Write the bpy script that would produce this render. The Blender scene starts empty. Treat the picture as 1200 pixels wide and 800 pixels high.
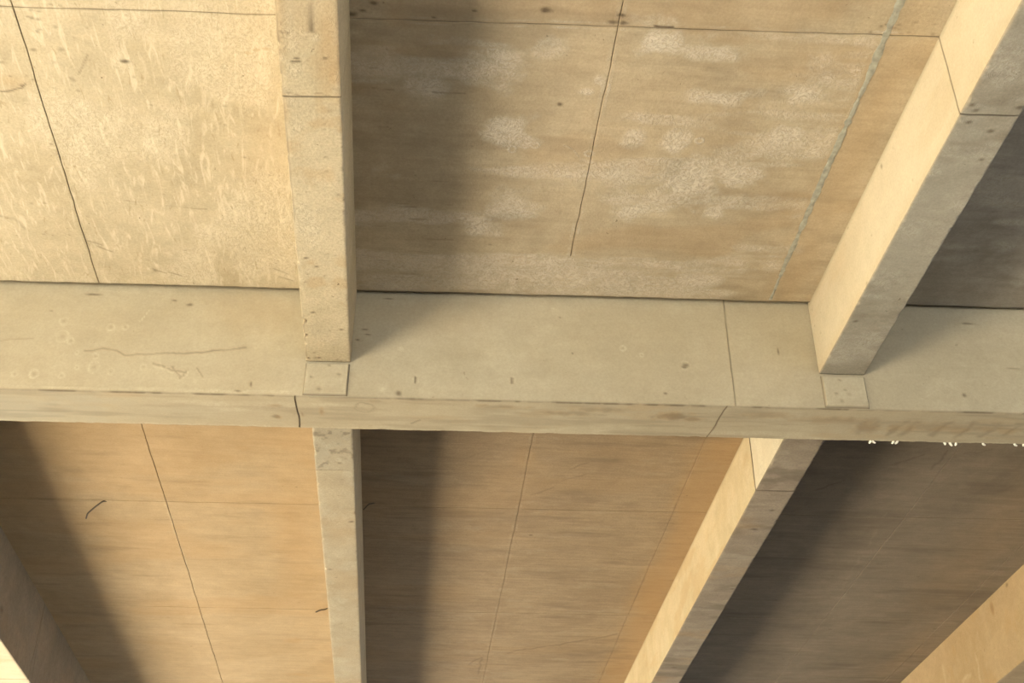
import bpy, math
import numpy as np

# ---------------------------------------------------------------- scale and frame
S = 4.33                     # metres per unit of the survey below (ceiling is one unit above the eye)
EYE = 3.46                   # eye height over the ground
SK = -0.0476                 # the cross members run 2.7 degrees off square
F_PX, PITCH, YAW, ROLL = 1451.73, 0.59707, 0.08629, 0.00363

Z_SLAB = 1.0 * S             # heights relative to the eye
Z_RIB = 0.8885 * S
Z_GIRD = 0.8352 * S
Z_DEEP = 0.8385 * S
W_NEAR, W_FAR = 1.3669 * S, 1.4472 * S      # girder near and far face
RIB_A = (-0.1518 * S, -0.0936 * S)          # the two shallow ribs
RIB_B = (0.5245 * S, 0.5852 * S)
DEEP_L = (-0.8560 * S, -0.7590 * S)         # the two deep beams of the far bay
DEEP_R = (1.1863 * S, 1.2850 * S)
X_W, X_E = -2.80 * S, 7.5 * S              # deck ends; unseen reach added to block sky and place the sunlit edge
W_S, W_N = -1.60 * S, 6.50 * S
J_A, J_B, J_S = -0.4391 * S, 0.1853 * S, 0.4683 * S   # formwork joints
J_0, J_1, J_2, J_3 = 0.8815 * S, 2.0045 * S, 2.4948 * S, 2.985 * S

cp, sp, cy, sy = math.cos(PITCH), math.sin(PITCH), math.cos(YAW), math.sin(YAW)
FW = np.array([sy * cp, cy * cp, sp])
r0 = np.array([cy, -sy, 0.0]); u0 = np.cross(r0, FW)
RT = r0 * math.cos(ROLL) + u0 * math.sin(ROLL)
UP = u0 * math.cos(ROLL) - r0 * math.sin(ROLL)

def ray(u, v):
    return FW * F_PX + RT * (u - 600.0) - UP * (v - 400.0)
def on_level(u, v, z):                       # where a sight line meets a level surface -> (x, w)
    d = ray(u, v); p = d / d[2] * z
    return np.array([p[0], p[1] - SK * p[0]])
def on_slab(u, v): return on_level(u, v, Z_SLAB)
def on_rib(u, v): return on_level(u, v, Z_RIB)
def on_gsof(u, v): return on_level(u, v, Z_GIRD)
def on_face(u, v):                           # girder near face -> (x, z)
    d = ray(u, v); t = W_NEAR / (d[1] - SK * d[0]); p = d * t
    return np.array([p[0], p[2]])
def on_side(u, v, x):                        # side of a beam -> (w, z)
    d = ray(u, v); p = d / d[0] * x
    return np.array([p[1] - SK * x, p[2]])

# ---------------------------------------------------------------- small numeric noise
def vnoise(a, b, seed=0):
    ia = np.floor(a).astype(np.int64); ib = np.floor(b).astype(np.int64)
    fa = a - ia; fb = b - ib
    fa = fa * fa * (3 - 2 * fa); fb = fb * fb * (3 - 2 * fb)
    def h(i, j):
        n = (i * 374761393 + j * 668265263 + seed * 982451653) & 0x7fffffff
        n = ((n ^ (n >> 13)) * 1274126177) & 0x7fffffff
        n = n ^ (n >> 16)
        return (n & 0xffff) / 65535.0
    return ((h(ia, ib) * (1 - fa) + h(ia + 1, ib) * fa) * (1 - fb)
            + (h(ia, ib + 1) * (1 - fa) + h(ia + 1, ib + 1) * fa) * fb)
def fnoise(a, b, seed=0, octs=4):
    s = 0.0; amp = 0.5; tot = 0.0
    for o in range(octs):
        s = s + amp * vnoise(a * 2 ** o, b * 2 ** o, seed + 17 * o); tot += amp; amp *= 0.55
    return s / tot
def sstep(e0, e1, x):
    t = np.clip((x - e0) / (e1 - e0), 0, 1)
    return t * t * (3 - 2 * t)

# ---------------------------------------------------------------- wear painted on a surface
class Wear:
    """four wear channels over a surface with plane coordinates a, b in metres: dirt, lime, rust, grey"""
    def __init__(self, a, b, mask=None):
        self.a, self.b = a, b
        self.mask = np.ones_like(a) if mask is None else mask.astype(float)
        self.ch = np.zeros(a.shape + (4,))
    def put(self, c, v):
        self.ch[..., c] = np.maximum(self.ch[..., c], v * self.mask)
    def blob(self, c, p, r, s=1.0, rag=0.6, freq=14, seed=1, soft=0.9):
        r = (r, r) if np.isscalar(r) else r
        d = np.hypot((self.a - p[0]) / r[0], (self.b - p[1]) / r[1])
        k = d < 2.2
        if not k.any(): return
        v = np.zeros_like(d)
        n = fnoise(self.a[k] * freq, self.b[k] * freq, seed) - 0.5
        v[k] = s * sstep(1.0 + soft * 0.5, 1.0 - soft, d[k] + n * rag * 2)
        self.put(c, v)
    def line(self, c, pts, w, s=1.0, fade=0.0, wob=0.0, seed=3):
        a = self.a + (wob * (fnoise(self.a * 9, self.b * 9, seed) - 0.5) if wob else 0)
        b = self.b + (wob * (fnoise(self.a * 9, self.b * 9, seed + 5) - 0.5) if wob else 0)
        best = np.full(a.shape, 9.0)
        for p, q in zip(pts[:-1], pts[1:]):
            p = np.asarray(p, float); q = np.asarray(q, float); d = q - p
            L = float(d @ d) + 1e-12
            t = np.clip(((a - p[0]) * d[0] + (b - p[1]) * d[1]) / L, 0, 1)
            best = np.minimum(best, np.hypot(a - p[0] - t * d[0], b - p[1] - t * d[1]))
        v = s * np.clip(1.25 - best / w, 0, 1)
        if fade: v = v * (1 - fade + fade * sstep(0.35, 0.6, fnoise(self.a * 5, self.b * 5, seed + 9)))
        self.put(c, v)
    def ring(self, c, p, r, w, s=1.0, seed=2, sq=1.0):
        da, db = self.a - p[0], (self.b - p[1]) / sq
        k = np.hypot(da, db) < r * 2
        if not k.any(): return
        v = np.zeros_like(da)
        d = np.hypot(da[k], db[k]) + (fnoise(self.a[k] * 30, self.b[k] * 30, seed) - 0.5) * r * 0.6
        v[k] = s * np.clip(1.3 - np.abs(d - r) / w, 0, 1)
        self.put(c, v)
    def field(self, c, fa, fb, lo, hi, s, seed, where=None):
        v = s * sstep(lo, hi, fnoise(self.a * fa, self.b * fb, seed))
        if where is not None: v = v * where
        self.put(c, v)
    def specks(self, c, n, box, r, s, seed):
        g = np.random.default_rng(seed)
        for i in range(n):
            p = (g.uniform(box[0], box[1]), g.uniform(box[2], box[3]))
            rr = r * g.uniform(0.6, 1.5)
            self.blob(c, p, (rr * g.uniform(1, 1.9), rr), s * g.uniform(0.5, 1), 0.3, 40, seed + i)

# ---------------------------------------------------------------- mesh making
COL = bpy.context.scene.collection
BASE = np.array([0.0, 0.0, EYE])

def shear(x, w, z):
    return np.stack([x, w + SK * x, z], -1)

def make(name, verts, faces, mat, parent=None, wear=None, loc=None, smooth=True, mat2=None, sel2=None):
    loc = np.array(loc if loc is not None else verts.mean(0))
    me = bpy.data.meshes.new(name)
    nv = len(verts)
    quads = np.array([f for f in faces[0]], dtype=np.int32).reshape(-1, 4) if len(faces[0]) else np.zeros((0, 4), np.int32)
    polys = faces[1]
    loops = np.concatenate([quads.ravel()] + [np.array(p, np.int32) for p in polys]) if polys else quads.ravel()
    sizes = np.concatenate([np.full(len(quads), 4, np.int32), np.array([len(p) for p in polys], np.int32)])
    starts = np.concatenate([[0], np.cumsum(sizes)[:-1]]).astype(np.int32)
    me.vertices.add(nv); me.vertices.foreach_set('co', (verts - loc).astype(np.float32).ravel())
    me.loops.add(len(loops)); me.loops.foreach_set('vertex_index', loops.astype(np.int32))
    me.polygons.add(len(sizes)); me.polygons.foreach_set('loop_start', starts)
    me.polygons.foreach_set('loop_total', sizes)
    me.update(calc_edges=True); me.validate()
    if wear is not None:
        at = me.color_attributes.new('wear', 'FLOAT_COLOR', 'POINT')
        at.data.foreach_set('color', wear.astype(np.float32).ravel())
    if smooth:
        me.polygons.foreach_set('use_smooth', np.ones(len(sizes), bool))
        me.set_sharp_from_angle(angle=math.radians(24))
    me.materials.append(mat)
    if mat2 is not None:
        me.materials.append(mat2); me.polygons.foreach_set('material_index', sel2.astype(np.int32))
    o = bpy.data.objects.new(name, me); COL.objects.link(o)
    wl = loc + BASE
    if parent is not None:
        o.parent = parent
        o.location = wl - np.array(PLACE[parent.name])
    else:
        o.location = wl
    PLACE[o.name] = tuple(wl) if parent is None else tuple(wl)
    return o
PLACE = {}

def empty(name, loc):
    o = bpy.data.objects.new(name, None); COL.objects.link(o)
    wl = np.array(loc) + BASE; o.location = wl; o.empty_display_size = 0.2
    PLACE[o.name] = tuple(wl)
    return o

def tag(o, label=None, cat=None, group=None, kind=None):
    if label: o['label'] = label
    if cat: o['category'] = cat
    if group: o['group'] = group
    if kind: o['kind'] = kind
    return o

def steps(lo, hi, fa, fb, fine, coarse=0.2, extra=()):
    """coordinates from lo to hi, fine between fa and fb, with exact extra stations (and no others within 3 mm of them)"""
    fa, fb = max(lo, fa), min(hi, fb)
    c = [np.linspace(fa, fb, max(2, int(round((fb - fa) / fine)) + 1))]
    if fa - lo > 1e-6: c.append(np.linspace(lo, fa, max(2, int((fa - lo) / coarse) + 1)))
    if hi - fb > 1e-6: c.append(np.linspace(fb, hi, max(2, int((hi - fb) / coarse) + 1)))
    a = np.unique(np.concatenate(c))
    ex = np.array([e for e in extra if lo < e < hi])
    if len(ex):
        keep = np.min(np.abs(a[:, None] - ex[None]), 1) > 0.0025
        keep[0] = keep[-1] = True
        a = np.concatenate([a[keep], ex])
    a = np.unique(a)
    return a[np.concatenate([[True], np.diff(a) > 1e-5])]

def grid_quads(n, m, wrap=False):
    i = np.arange(n - 1)[:, None]
    j = np.arange(m if wrap else m - 1)[None]
    j2 = (j + 1) % m
    return np.stack([i * m + j, i * m + j2, (i + 1) * m + j2, (i + 1) * m + j], -1).reshape(-1, 4)

def joint_x(x0): return [x0 - 0.009, x0 - 0.004, x0, x0 + 0.004, x0 + 0.009]

# a slab bay: x0..x1 by w0..w1, underside gridded; joints = (axis, position, depth, dirt, fade, from, to)
def slab(name, mat, parent, x0, x1, w0, w1, fx, fw_, joints, paint, reveal=None, fine=0.0085):
    ex = sum([joint_x(j[1]) for j in joints if j[0] == 'x'], [])
    ew = sum([joint_x(j[1]) for j in joints if j[0] == 'w'], [])
    if reveal == 'end': ew += [w1 - 0.042, w1 - 0.040, w1 - 0.0005]
    xs = steps(x0, x1, fx[0], fx[1], fine, 0.25, ex)
    ws = steps(w0, w1, fw_[0], fw_[1], fine, 0.25, ew)
    X, W = np.meshgrid(xs, ws, indexing='ij')
    wr = Wear(X, W)
    Z = np.full_like(X, Z_SLAB)
    Z += 0.004 * (fnoise(X * 2.2, W * 2.2, 11) - 0.5) * (X > x0) * (X < x1)
    Xd, Wd = X.copy(), W.copy()
    for n, (ax, p, dep, dirt, fade, lo, hi) in enumerate(joints):
        A, B = (X, W) if ax == 'x' else (W, X)
        on = (np.abs(A - p) < 0.0015)
        near = np.abs(A - p) < 0.009
        run = (B > lo) & (B < hi)
        st = (1 - fade + fade * sstep(0.36, 0.58, fnoise(B * 3.1, B * 0 + 7.3 * n, 31 + n))) * (0.55 + 0.45 * vnoise(B * 9, B * 0 + n, 37))
        Z += np.where(on & run, dep, 0)
        wr.put(0, np.where(on & run, dirt * st, 0))
        wr.put(0, np.where(near & run, 0.22 * dirt * st * vnoise(B * 6, A * 0 + n, 8), 0))
        lip = (np.abs(A - p) > 0.009) & (np.abs(A - p) < 0.024) & run
        wr.put(1, np.where(lip, 0.55 * vnoise(B * 11, A * 0 + n, 5), 0))
        wob = 0.013 * (fnoise(B * 1.7, B * 0 + n, 51 + n) - 0.5) + 0.003 * (vnoise(B * 14, B * 0, 61 + n) - 0.5)
        wob = wob * np.exp(-((A - p) / 0.06) ** 2)
        if ax == 'x': Xd += wob
        else: Wd += wob
    if reveal == 'end':
        edge = W > w1 - 0.041
        Z = np.where(edge, Z_SLAB + 0.06, Z)
        wr.put(0, np.where(W > w1 - 0.043, 0.8, 0))  # recess shade deepened by painting it into the dirt channel
        Wd += np.where(np.abs(W - (w1 - 0.041)) < 0.002, 0.016 * (fnoise(X * 4, X * 0, 71) - 0.5) + 0.006 * (vnoise(X * 30, X * 0, 72) - 0.5), 0)
    if paint: paint(wr)
    V = shear(Xd, Wd, Z); n, m = X.shape
    verts = V.reshape(-1, 3)
    q = grid_quads(n, m)[:, ::-1]      # facing down after reversal below
    idx = np.arange(n * m).reshape(n, m)
    ring = np.concatenate([idx[:-1, 0], idx[-1, :-1], idx[:0:-1, -1], idx[0, :0:-1]])
    top = verts[ring].copy(); top[:, 2] = Z_SLAB + 0.30
    t0 = len(verts); k = len(ring)
    verts = np.concatenate([verts, top])
    i = np.arange(k); j = (i + 1) % k
    sk = np.stack([ring[i], ring[j], t0 + j, t0 + i], -1)
    wear = np.concatenate([wr.ch.reshape(-1, 4), np.zeros((k, 4))])
    return make(name, verts, (np.concatenate([grid_quads(n, m)[:, ::1], sk]), [list(range(t0, t0 + k))]), mat, parent, wear,
                loc=(0.5 * (x0 + x1), 0.5 * (w0 + w1) + SK * 0.5 * (x0 + x1), Z_SLAB))

# a beam swept along w: left side, soffit, right side; stations = exact grooves
def beam(name, mat, x0, x1, zb, w0, w1, fine_w, grooves, paint, parent=None, fine=0.0085, side_fine=('l', 'r'), zt=None, chips=(), side_mat=None, side_sel=0):
    zt = Z_SLAB + 0.012 if zt is None else zt
    bv = 0.005
    def sidez(f): return np.linspace(zt, zb + bv, max(3, int((zt - zb) / f)))
    zl = sidez(0.011 if 'l' in side_fine else 0.08); zr = sidez(0.011 if 'r' in side_fine else 0.08)
    xs = np.linspace(x0 + bv, x1 - bv, max(4, int((x1 - x0) / fine)))
    px = np.concatenate([np.full(len(zl), x0), [x0 + bv * 0.3], xs, [x1 - bv * 0.3], np.full(len(zr), x1)])
    pz = np.concatenate([zl, [zb + bv * 0.3], np.full(len(xs), zb), [zb + bv * 0.3], zr[::-1]])
    face = np.concatenate([np.zeros(len(zl)), [1], np.ones(len(xs)), [1], np.full(len(zr), 2)])
    ex = sum([[g - 0.009, g - 0.0045, g, g + 0.0045, g + 0.009] for g in grooves], [])
    ws = steps(w0, w1, fine_w[0], fine_w[1], fine, 0.2, ex)
    Wg, PX = np.meshgrid(ws, px, indexing='ij'); PZ = np.broadcast_to(pz, PX.shape).copy()
    FC = np.broadcast_to(face, PX.shape)
    PX = PX.copy(); Wd = Wg.copy()
    wr_s = Wear(PX.copy(), Wg, FC == 1)            # soffit: (x, w)
    wr_l = Wear(Wg, PZ.copy(), FC == 0)            # left side: (w, z)
    wr_r = Wear(Wg, PZ.copy(), FC == 2)
    cx = 0.5 * (x0 + x1)
    for n, g in enumerate(grooves):
        on = np.abs(Wg - g) < 0.001
        PZ += np.where(on & (FC == 1), 0.006, 0)
        PX += np.where(on & (FC == 0), 0.006, 0) - np.where(on & (FC == 2), 0.006, 0)
        for w_ in (wr_s, wr_l, wr_r):
            w_.put(0, np.where(on, 0.9, 0)); w_.put(0, np.where(np.abs(Wg - g) < 0.006, 0.3, 0))
        q = PX * 3 + PZ * 3
        Wd += np.exp(-((Wg - g) / 0.05) ** 2) * (0.022 * (fnoise(q, q * 0 + n, 81) - 0.5))
    # a slightly broken arris along both lower edges
    ew = np.exp(-(np.hypot(np.minimum(np.abs(PX - x0), np.abs(PX - x1)), PZ - zb) / 0.010) ** 2)
    inner = (Wg > w0 + 0.02) & (Wg < w1 - 0.02)
    er = ew * np.where(inner, 1, 0) * (0.006 * sstep(0.55, 0.85, fnoise(Wg * 22, Wg * 0 + (PX > cx) * 9.7, 91)) + 0.0015 * vnoise(Wg * 60, PX * 0 + (PX > cx), 92))
    PZ += er; PX += np.where(PX < cx, er, -er) * 0.7
    for (cw, side, L, D) in chips:
        e = np.exp(-(np.hypot(PX - (x0 if side == 'l' else x1), (PZ - zb)) / 0.016) ** 2 - ((Wg - cw) / L) ** 4)
        PZ += D * e; PX += D * e * (1 if side == 'l' else -1)
        wr_s.ch[..., 0] = np.maximum(wr_s.ch[..., 0], np.clip(1.6 * e, 0, 1))  # chip hollows painted dark so they read as shaded holes
    PZ += 0.003 * (fnoise(PX * 3, Wg * 3, 95) - 0.5) * (FC == 1)
    if paint: paint(wr_s, wr_l, wr_r)
    ch = np.maximum(np.maximum(wr_s.ch, wr_l.ch), wr_r.ch)
    V = shear(PX, Wd, PZ); n, m = PX.shape
    verts = V.reshape(-1, 3)
    q = grid_quads(n, m, wrap=True)[:, ::-1]
    idx = np.arange(n * m).reshape(n, m)
    sel = np.concatenate([((FC.reshape(-1)[q] == side_sel).all(1)) if side_mat else np.zeros(len(q)), [0, 0]])
    return make(name, verts, (q, [list(idx[0]), list(idx[-1][::-1])]), mat, parent, ch.reshape(-1, 4),
                loc=(cx, 0.5 * (w0 + w1) + SK * cx, zb), mat2=side_mat, sel2=sel)

def tube(name, pts, r, mat, parent, sides=8):
    P = np.array(pts, float)
    # rounded centre line
    for _ in range(1):
        Q = [P[0]]
        for a, b in zip(P[:-1], P[1:]): Q += [a * 0.86 + b * 0.14, a * 0.14 + b * 0.86]
        P = np.array(Q + [P[-1]])
    T = np.gradient(P, axis=0); T /= np.linalg.norm(T, axis=1)[:, None]
    up = np.array([0.13, 0.31, 0.94])
    A = np.cross(T, up); A /= np.linalg.norm(A, axis=1)[:, None]; B = np.cross(T, A)
    th = np.arange(sides) * 2 * math.pi / sides
    rr = np.broadcast_to(np.asarray(r, float), (len(P),)) if np.isscalar(r) else np.interp(np.linspace(0, 1, len(P)), np.linspace(0, 1, len(r)), r)
    V = P[:, None] + rr[:, None, None] * (A[:, None] * np.cos(th)[None, :, None] + B[:, None] * np.sin(th)[None, :, None])
    n, m = V.shape[:2]; idx = np.arange(n * m).reshape(n, m)
    return make(name, V.reshape(-1, 3), (grid_quads(n, m, True), [list(idx[0][::-1]), list(idx[-1])]), mat, parent,
                np.zeros((n * m, 4)))

# ---------------------------------------------------------------- materials
def lin(r, g, b):
    f = lambda c: (c / 255 / 12.92) if c / 255 <= 0.04045 else ((c / 255 + 0.055) / 1.055) ** 2.4
    return (f(r), f(g), f(b), 1.0)

def concrete(name, base, alt, pale, grain=(1.5, 26, 26), grain_amt=0.25, mott=0.22, fine=0.22, pit=0.5, bump=0.25, lime=0.6,
             scratch=0.0, mott_scale=5.0):
    m = bpy.data.materials.new(name); m.use_nodes = True
    nt = m.node_tree; N, L = nt.nodes, nt.links
    bs = N['Principled BSDF']; bs.inputs['Roughness'].default_value = 0.88
    bs.inputs['Specular IOR Level'].default_value = 0.25
    tc = N.new('ShaderNodeTexCoord').outputs['Object']
    at = N.new('ShaderNodeAttribute'); at.attribute_name = 'wear'
    sep = N.new('ShaderNodeSeparateColor'); L.new(at.outputs['Color'], sep.inputs[0])
    R, G, B, A = sep.outputs[0], sep.outputs[1], sep.outputs[2], at.outputs['Alpha']
    def noise(scale, detail=4, rough=0.55, dist=0.0, vec=tc):
        n = N.new('ShaderNodeTexNoise'); n.inputs['Scale'].default_value = scale; n.inputs['Detail'].default_value = detail
        n.inputs['Roughness'].default_value = rough; n.inputs['Distortion'].default_value = dist
        L.new(vec, n.inputs['Vector']); return n.outputs['Fac']
    def mapped(sc, rot=0):
        n = N.new('ShaderNodeMapping'); n.inputs['Scale'].default_value = sc; n.inputs['Rotation'].default_value = (0, 0, rot)
        L.new(tc, n.inputs['Vector']); return n.outputs[0]
    def math_(op, a, b=None, clamp=False):
        n = N.new('ShaderNodeMath'); n.operation = op; n.use_clamp = clamp
        for i, v in enumerate((a, b)):
            if v is None: continue
            if isinstance(v, (int, float)): n.inputs[i].default_value = v
            else: L.new(v, n.inputs[i])
        return n.outputs[0]
    def rng(v, lo, hi, to0=0.0, to1=1.0):
        n = N.new('ShaderNodeMapRange'); n.interpolation_type = 'SMOOTHSTEP'
        n.inputs['From Min'].default_value = lo; n.inputs['From Max'].default_value = hi
        n.inputs['To Min'].default_value = to0; n.inputs['To Max'].default_value = to1
        L.new(v, n.inputs['Value']); return n.outputs[0]
    def mix(f, a, b, kind='MIX'):
        n = N.new('ShaderNodeMix'); n.data_type = 'RGBA'; n.blend_type = kind
        for s_, v in ((n.inputs[0], f), (n.inputs[6], a), (n.inputs[7], b)):
            if isinstance(v, (int, float, tuple)): s_.default_value = v
            else: L.new(v, s_)
        return n.outputs[2]
    big = noise(1.1, 5, 0.6, 0.6)
    col = mix(rng(big, 0.36, 0.66), base, alt)
    mid = noise(mott_scale, 6, 0.62, 0.5)
    gr = noise(1.0, 7, 0.66, 0.35, mapped(grain))
    fn = noise(75, 4, 0.65)
    m2 = noise(17, 5, 0.68, 0.8)
    k = math_('MULTIPLY_ADD', math_('SUBTRACT', mid, 0.5), 2 * mott); N[-1].inputs[2].default_value = 1.0
    k2 = math_('MULTIPLY_ADD', math_('SUBTRACT', gr, 0.5), 2 * grain_amt); N[-1].inputs[2].default_value = 1.0
    k3 = math_('MULTIPLY_ADD', math_('SUBTRACT', fn, 0.5), 2 * fine); N[-1].inputs[2].default_value = 1.0
    k4 = math_('MULTIPLY_ADD', math_('SUBTRACT', m2, 0.5), 1.5 * mott); N[-1].inputs[2].default_value = 1.0
    kk = math_('MULTIPLY', math_('MULTIPLY', math_('MULTIPLY', k, k2), k3), k4)
    gray = N.new('ShaderNodeCombineColor')
    for i in range(3): L.new(kk, gray.inputs[i])
    col = mix(1.0, col, gray.outputs[0], 'MULTIPLY')
    # lime bloom: a ragged, wrinkled pale skin inside the lime channel
    wrk = noise(24, 5, 0.6, 2.2)
    lm = math_('ADD', G, math_('MULTIPLY', math_('SUBTRACT', noise(8, 5, 0.6, 0.8), 0.5), 0.9))
    lm = math_('MULTIPLY', math_('MULTIPLY', rng(lm, 0.10, 0.95), rng(G, 0.0, 0.12)), rng(wrk, 0.32, 0.58, 0.35, 1.0))
    col = mix(math_('MULTIPLY', lm, lime), col, pale)
    ridge = rng(math_('ABSOLUTE', math_('SUBTRACT', noise(13, 5, 0.6, 2.5), 0.5)), 0.0, 0.035, 1.0, 0.0)
    col = mix(math_('MULTIPLY', math_('MULTIPLY', ridge, lm), 0.40), col, (0.22, 0.16, 0.09, 1))
    if scratch:
        sc = noise(1.0, 4, 0.6, 1.2, mapped((24, 4.5, 20), 0.06))
        col = mix(math_('MULTIPLY', rng(sc, 0.50, 0.72), scratch), col, pale)
        sc2 = noise(1.0, 3, 0.6, 1.0, mapped((40, 9, 20), 0.05))
        col = mix(math_('MULTIPLY', rng(sc2, 0.60, 0.72), scratch * 0.5), col, (0.25, 0.17, 0.08, 1))
    col = mix(math_('MULTIPLY', B, 0.75), col, (0.38, 0.225, 0.09, 1))
    col = mix(A, col, (0.30, 0.285, 0.235, 1))
    pt = rng(noise(30, 2, 0.5), 0.715, 0.76)
    pt = math_('MULTIPLY', pt, rng(noise(3.0, 2, 0.5), 0.45, 0.62))
    col = mix(math_('MULTIPLY', pt, pit), col, (0.12, 0.08, 0.045, 1))
    col = mix(math_('MULTIPLY', R, math_('ADD', 0.7, math_('MULTIPLY', fn, 0.5)), True), col, (0.075, 0.05, 0.03, 1))
    L.new(col, bs.inputs['Base Color'])
    h = math_('ADD', math_('MULTIPLY', fn, 0.35), math_('MULTIPLY', gr, 0.5))
    h = math_('ADD', h, math_('MULTIPLY', math_('SUBTRACT', math_('MULTIPLY', lm, wrk), math_('MULTIPLY', ridge, lm)), 0.9))
    h = math_('SUBTRACT', h, math_('MULTIPLY', pt, 0.8))
    bp = N.new('ShaderNodeBump'); bp.inputs['Strength'].default_value = bump; bp.inputs['Distance'].default_value = 0.012
    L.new(h, bp.inputs['Height']); L.new(bp.outputs[0], bs.inputs['Normal'])
    return m

def plain(name, c, rough=0.8, sc=20, amt=0.3):
    m = bpy.data.materials.new(name); m.use_nodes = True
    N, L = m.node_tree.nodes, m.node_tree.links; bs = N['Principled BSDF']
    t = N.new('ShaderNodeTexCoord'); n = N.new('ShaderNodeTexNoise'); n.inputs['Scale'].default_value = sc; n.inputs['Detail'].default_value = 6
    L.new(t.outputs['Object'], n.inputs['Vector'])
    x = N.new('ShaderNodeMix'); x.data_type = 'RGBA'
    x.inputs[6].default_value = tuple(v * (1 - amt) for v in c[:3]) + (1,); x.inputs[7].default_value = tuple(min(1, v * (1 + amt)) for v in c[:3]) + (1,)
    L.new(n.outputs['Fac'], x.inputs[0]); L.new(x.outputs[2], bs.inputs['Base Color'])
    bs.inputs['Roughness'].default_value = rough
    return m

PALE = (0.66, 0.60, 0.50, 1)
M = {
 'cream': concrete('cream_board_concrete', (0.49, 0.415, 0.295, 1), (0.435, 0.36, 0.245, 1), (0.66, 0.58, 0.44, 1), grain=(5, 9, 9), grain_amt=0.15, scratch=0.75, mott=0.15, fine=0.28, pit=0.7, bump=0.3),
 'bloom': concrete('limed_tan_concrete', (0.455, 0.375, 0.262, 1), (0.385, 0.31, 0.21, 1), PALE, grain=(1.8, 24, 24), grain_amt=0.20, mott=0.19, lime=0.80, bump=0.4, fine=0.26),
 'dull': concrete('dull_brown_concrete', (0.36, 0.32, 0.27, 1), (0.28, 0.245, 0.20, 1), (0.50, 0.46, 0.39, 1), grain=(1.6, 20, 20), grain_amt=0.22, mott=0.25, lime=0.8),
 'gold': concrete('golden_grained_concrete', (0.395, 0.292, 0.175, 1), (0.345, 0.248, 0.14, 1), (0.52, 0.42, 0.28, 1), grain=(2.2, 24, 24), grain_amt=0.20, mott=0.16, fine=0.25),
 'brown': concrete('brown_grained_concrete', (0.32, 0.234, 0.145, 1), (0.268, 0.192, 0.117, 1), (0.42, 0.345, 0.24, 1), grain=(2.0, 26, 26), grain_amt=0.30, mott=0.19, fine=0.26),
 'umber_shade': concrete('shaded_umber_concrete', (0.225, 0.18, 0.13, 1), (0.185, 0.147, 0.105, 1), (0.34, 0.28, 0.20, 1), grain=(1.8, 24, 24), grain_amt=0.26, mott=0.18),  # darker copy of the brown concrete, with shade put into its colour
 'face': concrete('smooth_girder_concrete', (0.395, 0.345, 0.25, 1), (0.365, 0.312, 0.22, 1), (0.54, 0.475, 0.35, 1), grain=(2.2, 20, 14), grain_amt=0.10, mott=0.09, fine=0.18, pit=0.3, bump=0.14, lime=0.6),
 'rough': concrete('speckled_rib_concrete', (0.49, 0.41, 0.285, 1), (0.44, 0.365, 0.245, 1), (0.60, 0.525, 0.39, 1), grain=(8, 8, 8), grain_amt=0.14, mott=0.14, fine=0.42, pit=0.7, bump=0.4),
 'plain_rib': concrete('worn_rib_concrete', (0.40, 0.335, 0.238, 1), (0.355, 0.292, 0.20, 1), (0.50, 0.44, 0.33, 1), grain=(8, 8, 8), grain_amt=0.14, mott=0.15, fine=0.36, pit=0.6, bump=0.35),
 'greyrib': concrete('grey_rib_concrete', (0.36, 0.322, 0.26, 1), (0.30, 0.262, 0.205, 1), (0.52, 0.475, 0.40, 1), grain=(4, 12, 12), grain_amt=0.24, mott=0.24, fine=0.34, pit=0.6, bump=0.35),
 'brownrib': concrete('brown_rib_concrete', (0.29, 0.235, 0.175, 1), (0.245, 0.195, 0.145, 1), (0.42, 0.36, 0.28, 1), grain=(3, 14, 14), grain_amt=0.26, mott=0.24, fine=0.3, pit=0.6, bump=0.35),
 'side': concrete('lit_pale_rib_concrete', (0.55, 0.475, 0.35, 1), (0.52, 0.44, 0.315, 1), (0.64, 0.57, 0.44, 1), grain=(6, 10, 10), grain_amt=0.10, mott=0.08, fine=0.18, pit=0.25, bump=0.14),  # paler copy for light-facing faces, brightness put into the colour; also the pale end block
 'sidegold': concrete('lit_golden_rib_concrete', (0.49, 0.395, 0.255, 1), (0.45, 0.355, 0.22, 1), (0.60, 0.51, 0.36, 1), grain=(6, 10, 10), grain_amt=0.12, mott=0.11, fine=0.2, pit=0.25, bump=0.16),  # rib side towards the light, coloured brighter than its brown underside
 'filler': plain('grey_joint_mortar', (0.34, 0.33, 0.27, 1), 0.9, 30, 0.6),
 'wire': plain('rusty_wire', (0.07, 0.05, 0.03, 1), 0.7, 90, 0.3),
 'lime': plain('white_lime', (0.72, 0.68, 0.58, 1), 0.8, 90, 0.1),
 'bounce_pale': plain('added_bounce_surface', (0.66, 0.62, 0.54, 1), 0.95, 2, 0.15),  # unseen reflector strip added to bounce sunlight up at the deck
 'earth': plain('dark_low_bounce_earth', (0.15, 0.16, 0.17, 1), 1.0, 2, 0.3),  # unseen earth toned dark and bluish to weaken and cool the bounce
 'bounce_limit': plain('dark_bounce_limit_ground', (0.06, 0.065, 0.035, 1), 1.0, 0.8, 0.4),  # unseen ground made dark to limit the bright strip
}

# ================================================================= THE SETTING
ceiling = empty('ceiling', (0, W_NEAR, Z_SLAB))
tag(ceiling, 'underside of concrete deck slab cast in board panels', 'ceiling', kind='structure')
xa, xb = sum(RIB_A) / 2, sum(RIB_B) / 2
xl, xr = sum(DEEP_L) / 2, sum(DEEP_R) / 2
GL = W_FAR - 0.02

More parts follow.
